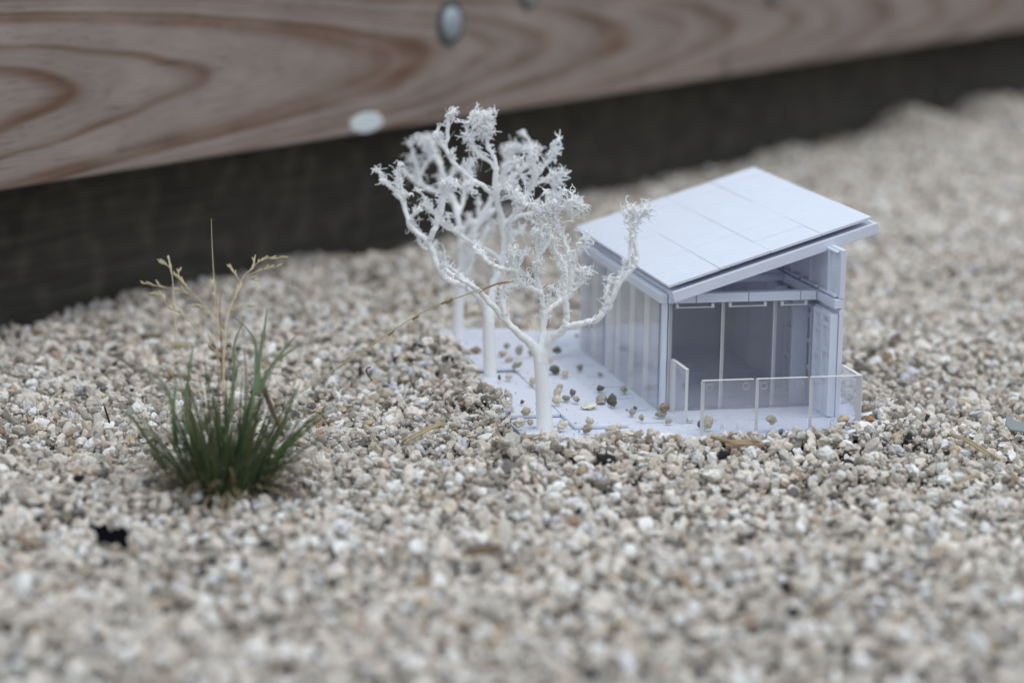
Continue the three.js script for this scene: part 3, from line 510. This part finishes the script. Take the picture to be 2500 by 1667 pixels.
tree('model_tree', 'farthest white model tree, out of focus behind the other two', [1116, 846, 52.6], [
  { trunk: 1, r0: 13.5, rad: (e) => (13.8 - 1.6 * e) * (e > 0.94 ? Math.sqrt(Math.max(0.02, 1 - ((e - 0.94) / 0.06) ** 2)) : 1), p: [[1115, 852], [1117, 800], [1119, 750], [1123, 700], [1127, 650], [1128, 600]] },
  { r0: 9, rs: 12, r1: 7, p: [[1128, 612], [1124, 570, 0], [1112, 510, -0.1], [1098, 468, -0.2], [1086, 440, -0.2], [1073, 403, -0.2], [1060, 383, -0.2], [1046, 362, -0.2], [1032, 343, -0.2]], fuzz: 26, tuft: 1.6 },
  { r0: 8, r1: 6, p: [[1124, 520, -0.1], [1104, 490, -0.2], [1082, 474, -0.2], [1050, 462, -0.2], [1027, 453, -0.2], [1002, 432, -0.2], [985, 412, -0.2]], fuzz: 16, tuft: 0.15 },
  { r0: 6, r1: 5, p: [[1030, 454, -0.2], [1021, 430, -0.2], [1017, 404, -0.2], [1006, 388, -0.2]], fuzz: 26, tuft: 0.35 },
  { r0: 5, r1: 5, p: [[1022, 434, -0.2], [1034, 412, -0.2], [1045, 394, -0.2], [1054, 378, -0.2]], fuzz: 20, tuft: 0.3 },
  { r0: 9, rs: 11, r1: 7, p: [[1128, 615], [1142, 590, 0.1], [1160, 556, 0.1], [1185, 510, 0.1], [1206, 474, 0.1], [1222, 442, 0.1], [1235, 410, 0.1], [1246, 378, 0.1], [1256, 358, 0.1]], fuzz: 22, tuft: 0.7 },
  { r0: 6, r1: 7, p: [[1236, 412, 0.1], [1238, 388, 0.1], [1234, 364, 0.1]], fuzz: 26, tuft: 0.6 },
  { r0: 8, r1: 8, p: [[1206, 478, 0.1], [1240, 440, 0.2], [1274, 412, 0.3], [1300, 392, 0.3], [1304, 376, 0.3], [1296, 364, 0.3], [1283, 359, 0.3]], fuzz: 14, tuft: 0.4 },
  { r0: 7, r1: 7, p: [[1128, 600], [1130, 560, -0.3], [1150, 540, -0.3], [1180, 533, -0.4], [1200, 516, -0.4]], fuzz: 12, tuft: 0.2 },
  { r0: 6, r1: 5, p: [[1140, 640, 0.1], [1158, 620, 0.2], [1172, 590, 0.2], [1180, 574, 0.2], [1193, 557, 0.2]], fuzz: 14, tuft: 0.1 },
  { r0: 6, r1: 5, p: [[1124, 690], [1140, 668, 0.2], [1152, 640, 0.2], [1158, 600, 0.2], [1158, 562, 0.2]], fuzz: 14, tuft: 0.1 },
  { r0: 5, r1: 5, p: [[1124, 520, -0.1], [1132, 480, -0.3], [1140, 440, -0.4], [1146, 410, -0.4]], fuzz: 30, tuft: 0.5 },
], 47, { fuzz: 1.1, side: 0.7 });

// ---------------------------------------------------------------- grass tuft
{
  const foot = at(548, 1180, 41.5), t = thing('grass_tuft', 'tuft of dark green grass with dry seed stalks growing in the gravel', 'grass tuft', foot), R = rng(77);
  const greens = [leafy(0.062, 0.105, 0.032), leafy(0.085, 0.135, 0.04), leafy(0.05, 0.085, 0.036), leafy(0.17, 0.17, 0.06)], browns = [leafy(0.34, 0.26, 0.14), leafy(0.2, 0.14, 0.08), leafy(0.44, 0.36, 0.22)];
  const blade = (p0, dir, len, w, bend, mat, name = 'blade') => {
    const pts = [], d = dir.clone().normalize(), p = p0.clone(), side = V(-d.z, 0, d.x).normalize(); if (side.lengthSq() < 0.1) side.set(1, 0, 0);
    for (let i = 0; i <= 8; i++) { pts.push(p.clone()); d.y -= bend / 8; d.normalize(); p.addScaledVector(d, len / 8); }
    const T = new Tubes(); T.tube(pts, (e) => w * (0.55 + 0.6 * Math.sin(Math.min(1, e * 1.6) * 1.57) - 1.1 * Math.pow(e, 2.2)) + 0.002, 6, 0.22, side);
    return mesh(name, T.build(), mat, t);
  };
  for (let i = 0; i < 285; i++) {
    const a = R() * 6.28, r = Math.sqrt(R()) * 0.62, spread = 0.12 + r * 0.75 * (0.6 + R() * 0.8), p = V(Math.cos(a) * r * 1.25, -0.12, Math.sin(a) * r);
    const d = V(Math.cos(a) * spread + (R() - 0.5) * 0.5, 1, Math.sin(a) * spread + (R() - 0.5) * 0.5);
    blade(p, d, 0.7 + 1.6 * R() * (1.05 - 0.4 * r), 0.014 + 0.015 * R(), 0.1 + R() * R() * 1.4, greens[Math.floor(R() * 4)]);
  }
  for (let i = 0; i < 190; i++) {
    const a = R() * 6.28, r = 0.05 + R() * 0.55, p = V(Math.cos(a) * r * 1.2, -0.08, Math.sin(a) * r);
    blade(p, V(Math.cos(a) * 0.8 + (R() - 0.5) * 1.2, 0.2 + R() * 1.2, Math.sin(a) * 0.8 + (R() - 0.5) * 1.2), 0.4 + R() * 1.1, 0.016 + 0.016 * R(), 0.5 + R() * 1.3, browns[Math.floor(R() * 3)], 'dry_blade');
  }
  const pt = ([u, v, dz = 0]) => at(u, v, 41.5 + Math.max(0, 1000 - v) / 130 - dz).sub(foot);
  const drawn = (name, pts, w, mat, flat = 0.3) => { const T = new Tubes(); T.tube(smooth(pts.map(pt), 14), (e) => w * (1 - 0.75 * e), 6, flat, V(1, 0, 0)); return mesh(name, T.build(), mat, t); };
  for (const b of [[[590, 1120], [612, 1010], [624, 900], [622, 835], [600, 800], [572, 775]], [[628, 960], [632, 880], [644, 810], [652, 755]], [[632, 960], [660, 900], [695, 850], [722, 820]], [[634, 945], [664, 890], [700, 862], [736, 838]], [[430, 1090], [422, 1000], [400, 940], [370, 912], [344, 902]], [[426, 1060], [424, 980], [430, 930]], [[455, 1060], [455, 960], [462, 900], [470, 845]], [[670, 1110], [720, 1060], [780, 1010], [822, 985]], [[660, 1130], [715, 1080], [770, 1030], [800, 1010]], [[640, 1120], [690, 1040], [714, 970], [718, 930]], [[400, 1140], [350, 1060], [310, 1010], [275, 1003]], [[580, 1100], [600, 980], [596, 850]], [[550, 1080], [570, 930], [572, 840], [590, 790]], [[640, 1160], [690, 1130], [735, 1120]]])
    drawn('blade', b.map((e) => [e[0], e[1], 0.1]), 0.042, greens[1], 0.35);
  // seed stalks
  const seedMat = dry(0.52, 0.44, 0.28), stalkMat = dry(0.42, 0.37, 0.2), redMat = dry(0.27, 0.12, 0.08), sg = new THREE.SphereGeometry(1, 7, 6);
  const seedCluster = (stalk, pts, n, dz = 0, size = 1) => {
    const c = smooth(pts.map((p) => pt([p[0], p[1], (p[2] ?? 0) + dz])), 40), gs = [];
    for (let i = 0; i < n; i++) {
      const e = 0.25 + 0.75 * R(), j = Math.min(39, Math.floor(e * 40)), d = c[j + 1].clone().sub(c[j]).normalize().add(V((R() - 0.5) * 0.9, (R() - 0.2) * 0.7, (R() - 0.5) * 0.6)).normalize();
      const l = (0.046 + R() * 0.03) * size, q = new THREE.Quaternion().setFromUnitVectors(V(0, 1, 0), d);
      gs.push(sg.clone().scale(l * 0.22, l, l * 0.22).applyQuaternion(q).translate(...c[j].clone().addScaledVector(d, l * 0.9).toArray()));
    }
    mesh('seeds', gs, seedMat, stalk);
  };
  const S = (pts, w, mat, seeds) => { const s = drawn('seed_stalk', pts, w, mat, 1); for (const q of seeds ?? []) { const T = new Tubes(); T.tube(smooth(q[0].map(pt), 10), () => 0.006, 5); mesh('twig', T.build(), mat, s); seedCluster(s, q[0], q[1], 0, q[2] ?? 1); } return s; };
  S([[432, 860, 0.2], [426, 770, 0.3], [422, 700, 0.3], [418, 660, 0.3], [417, 645, 0.3]], 0.014, seedMat, [[[[417, 668, 0.3], [412, 652, 0.3], [396, 642, 0.3]], 6], [[[417, 660, 0.3], [416, 646, 0.3], [411, 634, 0.3]], 5]]);
  S([[560, 840, 0.1], [530, 790, 0.2], [500, 748, 0.2], [470, 716, 0.3], [445, 690, 0.3], [420, 668, 0.3]], 0.014, seedMat, [[[[470, 716, 0.3], [445, 690, 0.3], [422, 668, 0.3]], 14], [[[440, 685, 0.3], [435, 670, 0.3], [436, 660, 0.3]], 6], [[[470, 724, 0.3], [450, 712, 0.3], [432, 706, 0.3]], 6], [[[418, 706, 0.3], [385, 698, 0.3], [344, 690, 0.3]], 9], [[[510, 760, 0.2], [494, 750, 0.2], [474, 748, 0.2]], 5], [[[530, 772, 0.2], [516, 768, 0.2], [500, 766, 0.2]], 4]]);
  S([[540, 870, 0.1], [500, 830, 0.2], [460, 780, 0.3], [430, 758, 0.3]], 0.016, stalkMat, [[[[462, 784, 0.3], [440, 764, 0.3], [408, 748, 0.3]], 12, 1.3], [[[408, 745, 0.3], [395, 726, 0.3], [380, 718, 0.3]], 6, 1.2], [[[480, 838, 0.3], [455, 840, 0.3], [424, 842, 0.3]], 10, 1.2]]);
  S([[536, 930], [530, 860], [528, 770], [522, 690], [518, 620], [516, 570], [515, 533]], 0.013, stalkMat, []);
  S([[548, 1000], [542, 900], [539, 820], [536, 760], [536, 735], [544, 702]], 0.02, redMat, [[[[532, 760, 0], [524, 720, 0], [518, 694, 0]], 8], [[[510, 850, 0], [512, 830, 0], [508, 816, 0]], 4]]);
  S([[545, 960], [546, 860, 0.1], [555, 770, 0.1], [570, 730, 0.1], [586, 690, 0.1], [600, 668, 0.1], [622, 650, 0.1]], 0.017, seedMat, [[[[588, 690, 0.1], [572, 668, 0.1], [560, 648, 0.1]], 8], [[[600, 668, 0.1], [616, 654, 0.1], [620, 630, 0.1]], 8], [[[610, 656, 0.1], [640, 636, 0.1], [690, 630, 0.1]], 14], [[[604, 672, 0.1], [640, 660, 0.1], [678, 650, 0.1]], 9], [[[600, 680, 0.1], [615, 682, 0.1], [624, 684, 0.1]], 4], [[[560, 756, 0.1], [590, 748, 0.1], [616, 748, 0.1]], 6], [[[560, 750, 0.1], [575, 720, 0.1], [588, 692, 0.1]], 14]]);
  S([[600, 930], [570, 880], [548, 830], [552, 815]], 0.012, seedMat, []);
  const tw = new Tubes(); tw.tube(smooth([[690, 1060, -0.3], [668, 1010, -0.5], [648, 960, -0.6], [634, 925, -0.6]].map(pt), 14), (e) => 0.05 * Math.sin(0.5 + 2.3 * e) + 0.015, 9, 0.6);
  top('brown_twig', 'brown woody twig stuck upright behind the green grass tuft', 'twig', tw.build().translate(...pt([668, 1010, -0.5]).negate().toArray()), dry(0.15, 0.09, 0.05), pt([668, 1010, -0.5]).add(foot));
}

// ---------------------------------------------------------------- stalks, straws and scraps on the gravel
function strand(name, label, category, pts, w, mat, flat = 1, fibres = 1) {
  const P = pts.map(([u, v, d]) => at(u, v, d)), c = P[Math.floor(P.length / 2)].clone(), T = new Tubes(), R = rng(Math.round(pts[0][0] * 7 + pts[0][1]));
  P.forEach((p) => p.sub(c));
  for (let f = 0; f < fibres; f++) {
    const o = fibres > 1 ? V((R() - 0.5) * 0.1, (R() - 0.3) * 0.05, (R() - 0.5) * 0.1) : V(0, 0, 0), tilt = fibres > 1 ? V((R() - 0.5) * 0.12, (R() - 0.3) * 0.1, (R() - 0.5) * 0.12) : V(0, 0, 0), cut = fibres > 1 ? 0.75 + 0.25 * R() : 1;
    const q = smooth(P.map((p, i) => p.clone().add(o).addScaledVector(tilt, i / (P.length - 1) - 0.5)), 24).slice(0, Math.round(25 * cut)), s = R() * 9, ww = typeof w === 'function' ? w : (e) => w;
    T.tube(q, (e) => ww(e) * (fibres > 1 ? (0.35 + 0.5 * Math.sin(0.3 + e * 2.6)) * (1 + 0.5 * noise(e * 5, s, 1)) : 1), 6, flat);
  }
  return top(name, label, category, T.build(), mat, c);
}
const dep = (u, v, y = 0) => -onY(u, v, y).sub(EYE).dot(AZ), G = (u, v, y = 0.1) => [u, v, dep(u, v, y)];
{
  const g = strand('grass_stalk', 'long thin dry stalk leaning from the grass onto the nearest model tree', 'grass stalk', [[700, 980, 42.6], [740, 952, 42.9], [800, 912, 43.3], [870, 868, 43.7], [960, 806, 44.1], [1050, 752, 44.4], [1130, 722, 44.6], [1190, 700, 44.7], [1252, 687, 44.8]], (e) => 0.016 - 0.006 * e, dry(0.36, 0.33, 0.22));
  const R = rng(4), sg = new THREE.SphereGeometry(1, 6, 5), gs = [];
  for (const [u, v] of [[1015, 775], [1085, 738], [1098, 734], [910, 838], [955, 812], [835, 890]]) for (let i = 0; i < 3; i++) gs.push(sg.clone().scale(0.02, 0.075, 0.02).rotateZ(-1.0 + (R() - 0.5) * 0.7).translate(...at(u, v, 44.2).sub(g.position.clone().divideScalar(U)).toArray()));
  mesh('seed_husk', gs, dry(0.33, 0.24, 0.1), g);
  const b = new Tubes(), q = g.position.clone().divideScalar(U);
  b.tube(smooth([[1168, 715, 44.55], [1190, 702, 44.6], [1225, 690, 44.65], [1256, 688, 44.7]].map(([u, v, d]) => at(u, v, d).sub(q)), 12), (e) => 0.017 * Math.sin(0.4 + 2.5 * e), 7);
  mesh('brown_sheath', b.build(), dry(0.3, 0.17, 0.09), g);
}
const straw = dry(0.5, 0.4, 0.25), straw2 = dry(0.42, 0.3, 0.18);
strand('straw', 'golden split straw on the gravel near the right edge', 'straw', [G(2318, 1058), G(2360, 1075), G(2410, 1108), G(2448, 1134)], (e) => 0.016 + 0.026 * e, straw, 0.45, 5);
strand('straw', 'short frayed straw lying below the golden split straw at right', 'straw', [G(2330, 1180), G(2360, 1170), G(2388, 1162)], 0.026, straw, 0.4, 5);
strand('straw', 'flat brown straw husk in front of the clear balustrade', 'straw', [G(1745, 1066, 0.15), G(1790, 1080, 0.15), G(1840, 1082, 0.15), G(1876, 1094, 0.15)], 0.026, straw2, 0.4, 5);
strand('straw', 'pale bundle of straw fibres left of the nearest model tree', 'straw', [G(985, 1080), G(1020, 1062), G(1060, 1042), G(1100, 1030)], 0.026, straw, 0.35, 5);
strand('straw', 'curved straw chip just below the nearest model tree', 'straw', [G(1205, 1075), G(1240, 1084), G(1285, 1070), G(1335, 1058)], 0.026, straw, 0.35, 5);
strand('straw', 'dark brown straw sliver in the middle of the front gravel', 'straw', [G(1135, 1348), G(1180, 1345), G(1230, 1338)], 0.05, dry(0.18, 0.12, 0.07), 0.4, 5);
strand('straw', 'pale thick straw at the lower left corner', 'straw', [G(38, 1520), G(80, 1502), G(130, 1482), G(168, 1465)], 0.05, dry(0.6, 0.54, 0.48), 0.8, 5);
strand('straw', 'bent twisted straw husk right of the clear balustrade', 'straw', [G(2178, 1068), G(2195, 1062), G(2206, 1040), G(2198, 1028)], 0.026, straw, 0.5, 5);
strand('pine_needle', 'short dark needle standing in the gravel left of the grass', 'needle', [[266, 1032, 45.4], [260, 1012, 45.3], [254, 993, 45.2]], 0.018, dry(0.03, 0.035, 0.025));
strand('stem', 'thin curled dark stem on the gravel behind the straw', 'stem', [[908, 928, 47.6], [896, 912, 47.6], [895, 900, 47.5], [904, 896, 47.4]], 0.014, dry(0.09, 0.1, 0.06));
function chip(name, label, category, pts, mat, depth, y = 0.12, tilt = 0.3) {
  const c = onY(...pts[0], y), sc = dep(...pts[0], y) / FPX, s = new THREE.Shape();
  pts.slice(1).forEach(([x, z], i) => (i ? s.lineTo(x * sc, -z * sc) : s.moveTo(x * sc, -z * sc)));
  return top(name, label, category, new THREE.ExtrudeGeometry(s, { depth, bevelEnabled: true, bevelSize: 0.01, bevelThickness: 0.008, bevelSegments: 1 }).rotateX(-tilt), mat, c);
}
chip('black_scrap', 'torn black scrap lying in the gravel at lower left', 'scrap', [[268, 1312], [-46, -34], [-24, -28], [-8, -38], [1, -14], [9, -21], [22, -20], [30, -27], [47, -8], [38, 8], [44, 27], [31, 30], [16, 13], [4, 19], [-14, 10], [-34, 14], [-31, -6]], M.black, 0.04, 0.15, 0.55);
chip('leaf', 'grey folded dead leaf at the right edge of the gravel', 'leaf', [[2480, 1040], [-24, -4], [-12, -34], [4, -14], [30, -8], [40, 30], [10, 18], [-16, 12]], dry(0.25, 0.28, 0.28), 0.02, 0.2, 0.9);
chip('plastic_strip', 'thin white plastic strip lying on the gravel before the balustrade corner', 'strip', [[2096, 1052], [-28, 0], [28, -8], [28, -2], [-28, 6]], M.kit, 0.02, 0.14, 0.9);

// ---------------------------------------------------------------- loose stones one can point to
const stoneGeos = [1, 2, 3, 4, 5, 6].map((k) => { const g = pebbleGeo(500 + k, 5, 1.5, 1); g.scale(U, U, U); g.userData.scaled = true; return g; });
const tint = { beige: [218, 206, 190], pale: [230, 222, 210], tan: [204, 188, 166], olive: [166, 161, 142], dark: [116, 114, 102], grey: [188, 181, 171], brown: [168, 150, 132], chip: [232, 232, 216], black: [36, 36, 40], white: [243, 242, 240], orange: [192, 150, 112], purple: [136, 128, 134] }, stoneMats = {};
const mat = (n) => (stoneMats[n] ??= Object.assign(M.stone.clone(), { name: n + ' stone', color: srgb(...tint[n]) }));
let stoneNo = 0; const SR = rng(91);
function stone(u, v, w, h, col, label, y = 0.07, flat) { // (u, v) is the middle of the stone in the photograph, w and h its size there
  const d = dep(u, v + h / 2, y), sc = d / FPX, m = mesh(numbered('pebble'), stoneGeos[stoneNo++ % 6], mat(col));
  const p = at(u, v, d - 0.12); m.position.copy(p).multiplyScalar(U);
  m.scale.set(w / 2 * sc * 1.0, h / 2 * sc * 1.04, (flat ? w : Math.min(w, h * 1.2)) / 2 * sc); m.rotation.set((SR() - 0.5) * 0.3, (SR() - 0.5) * 0.8, (SR() - 0.5) * 0.25);
  m.userData.label = label; m.userData.category = 'pebble'; scene.add(m);
}
const ST = [
  [1285, 1003, 28, 22, 'tan', 'rough tan pebble on the white tile just left of the nearest trunk'],
  [1275, 981, 11, 11, 'dark', 'tiny dark green pebble on the tile left of the nearest trunk'],
  [1354, 903, 31, 24, 'dark', 'largest dark grey pebble, right of the nearest trunk midway up'],
  [1378, 913, 19, 18, 'beige', 'small beige pebble touching the right side of the large dark pebble'],
  [1358, 855, 26, 16, 'dark', 'dark olive pebble just right of the fork of the nearest tree'],
  [1416, 897, 18, 18, 'olive', 'olive pebble alone on the slotted floor far from the glass wall', 0.0],
  [1465, 913, 15, 11, 'tan', 'little tan pebble on the slotted floor near the white upright', 0.0],
  [1466, 948, 21, 16, 'dark', 'round charcoal pebble on the slotted floor beside the glass side wall', 0.0],
  [1524, 950, 26, 19, 'tan', 'pinkish tan pebble leaning against the foot of the glass side wall', 0.0],
  [1466, 976, 32, 25, 'grey', 'broad grey pebble on the joint beside the dark pointed pebble', 0.03],
  [1493, 978, 25, 31, 'dark', 'dark mossy pointed pebble standing like a small pyramid', 0.0],
  [1438, 990, 44, 9, 'chip', 'flat pale yellow chip lying on the white tile', 0.07, true],
  [1544, 1005, 18, 20, 'grey', 'upright grey pebble on the floor before the stacked pebbles', 0.0],
  [1551, 996, 11, 10, 'purple', 'tiny purple grey pebble behind the upright grey pebble', 0.0],
  [1566, 1020, 15, 18, 'grey', 'slim grey flake pebble leaning on the slotted floor', 0.0],
  [1631, 1029, 19, 12, 'grey', 'small speckled pebble beside the left balustrade panel', 0.0],
  [1613, 1010, 32, 19, 'grey', 'lower speckled grey pebble of the pair at the house corner', 0.0],
  [1622, 994, 30, 22, 'brown', 'upper brown grey pebble stacked at the house corner', 0.1],
  [1440, 1027, 26, 18, 'beige', 'rounded beige pebble on the front tile above a brown one'],
  [1434, 1047, 25, 20, 'brown', 'brown pebble at the front edge below a rounded beige one', 0.0],
  [1405, 1033, 10, 5, 'pale', 'very small pale grain on the front tile'],
  [1359, 958, 21, 24, 'beige', 'beige pebble right of the nearest trunk, middle of three'],
  [1358, 977, 24, 23, 'pale', 'pale pebble right of the nearest trunk, lowest of three'],
  [1367, 943, 18, 15, 'beige', 'beige pebble right of the nearest trunk, top of three'],
  [1382, 971, 24, 15, 'olive', 'low olive pebble in the small cluster right of the nearest trunk'],
  [1398, 958, 16, 18, 'purple', 'dark purplish pebble at the top of the small cluster'],
  [1408, 975, 20, 17, 'grey', 'light grey pebble at the right end of the small cluster'],
  [1371, 1038, 29, 24, 'pale', 'crumbly pale pebble wedged right of the nearest trunk foot', 0.0],
  [1492, 1050, 34, 22, 'beige', 'wide beige pebble at the front edge of the paving', 0.0],
  [1511, 1042, 21, 18, 'pale', 'pale pebble sitting behind the wide beige one at the front edge', 0.0],
  [1300, 930, 17, 24, 'beige', 'upright beige pebble left of the nearest trunk by the raised tile'],
  [1242, 919, 19, 17, 'pale', 'pale pebble at the dark gap under the raised tile'],
  [1219, 922, 10, 16, 'dark', 'dark green pebble right against the middle trunk foot'],
  [1260, 892, 26, 16, 'olive', 'olive grey pebble on the raised tile between two trunks', 0.13],
  [1242, 877, 22, 15, 'beige', 'blurred beige pebble behind the olive grey one', 0.13],
  [1267, 855, 21, 28, 'grey', 'tall blurred grey pebble on the far paving', 0.13],
  [1226, 863, 24, 15, 'tan', 'blurred tan pebble right beside the middle trunk', 0.13],
  [1237, 844, 17, 15, 'olive', 'small blurred olive pebble behind the tan one on the far paving', 0.13],
  [1296, 861, 16, 17, 'olive', 'blurred olive pebble on the paving left of the tree fork', 0.09],
  [1344, 878, 14, 16, 'pale', 'pale pebble right of the nearest trunk above the large dark one', 0.09],
  [1159, 855, 32, 16, 'brown', 'brown tipped pebble between the middle and farthest trunks', 0.13],
  [1268, 1032, 36, 25, 'pale', 'large porous pale pebble at the corner of the front left tile', 0.02],
  [1294, 1030, 18, 18, 'beige', 'beige pebble squeezed between porous pebble and nearest trunk', 0.02],
  [1545, 1061, 26, 19, 'brown', 'smooth brown grey pebble half over the front edge of the plate', 0.0],
  [1408, 820, 11, 11, 'olive', 'faint olive pebble on the farthest paving near the glass wall', 0.09],
  [1727, 1032, 28, 36, 'tan', 'tan pebble standing behind the left front balustrade panel', 0.0],
  [1707, 1036, 11, 18, 'purple', 'dark sliver pebble at the left end of the front balustrade', 0.0],
  [2058, 1026, 34, 28, 'tan', 'large tan pebble before the right end of the balustrade', 0.1],
  [2124, 1023, 22, 18, 'orange', 'orange brown pebble right of the balustrade corner', 0.12],
  [2117, 996, 26, 18, 'brown', 'dark brown pebble behind the balustrade corner on the right', 0.05],
  [1884, 1025, 34, 26, 'tan', 'tan porous pebble pressed against the middle balustrade panel', 0.1],
  [1762, 1112, 28, 26, 'black', 'shiny black pebble in the gravel below the balustrade', 0.1],
  [2012, 1108, 46, 36, 'white', 'smooth oval white pebble in the gravel below the right balustrade', 0.12],
  [1030, 984, 42, 28, 'white', 'bright white flat pebble left of the front trees', 0.12],
  [2055, 1158, 30, 24, 'white', 'flat white shell flake in the gravel at right', 0.12],
  [2340, 1162, 34, 22, 'white', 'jagged white pebble above the short frayed straw', 0.12],
  [494, 1398, 30, 24, 'black', 'blurred dark pebble below the grass tuft', 0.08],
  [488, 1322, 26, 16, 'black', 'small black stone right of the torn black scrap', 0.08],
  [1930, 1497, 34, 26, 'black', 'black angular stone blurred at lower right', 0.08],
  [14, 1524, 26, 22, 'black', 'black stone at the end of the pale thick straw', 0.08],
  [190, 1166, 36, 18, 'black', 'dark flat stone left of the grass tuft foot', 0.08],
  [252, 948, 20, 18, 'purple', 'dark bluish stone in the gravel behind the grass at left', 0.08],
  [760, 991, 28, 20, 'purple', 'bluish grey stone right of the grass tuft', 0.1],
  [730, 1330, 44, 20, 'white', 'long white stone in the gravel below right of the grass', 0.1],
  [720, 1145, 46, 36, 'grey', 'rounded grey green stone right of the grass foot', 0.1],
];
for (const s of ST) stone(...s);

renderer.render(scene, camera);
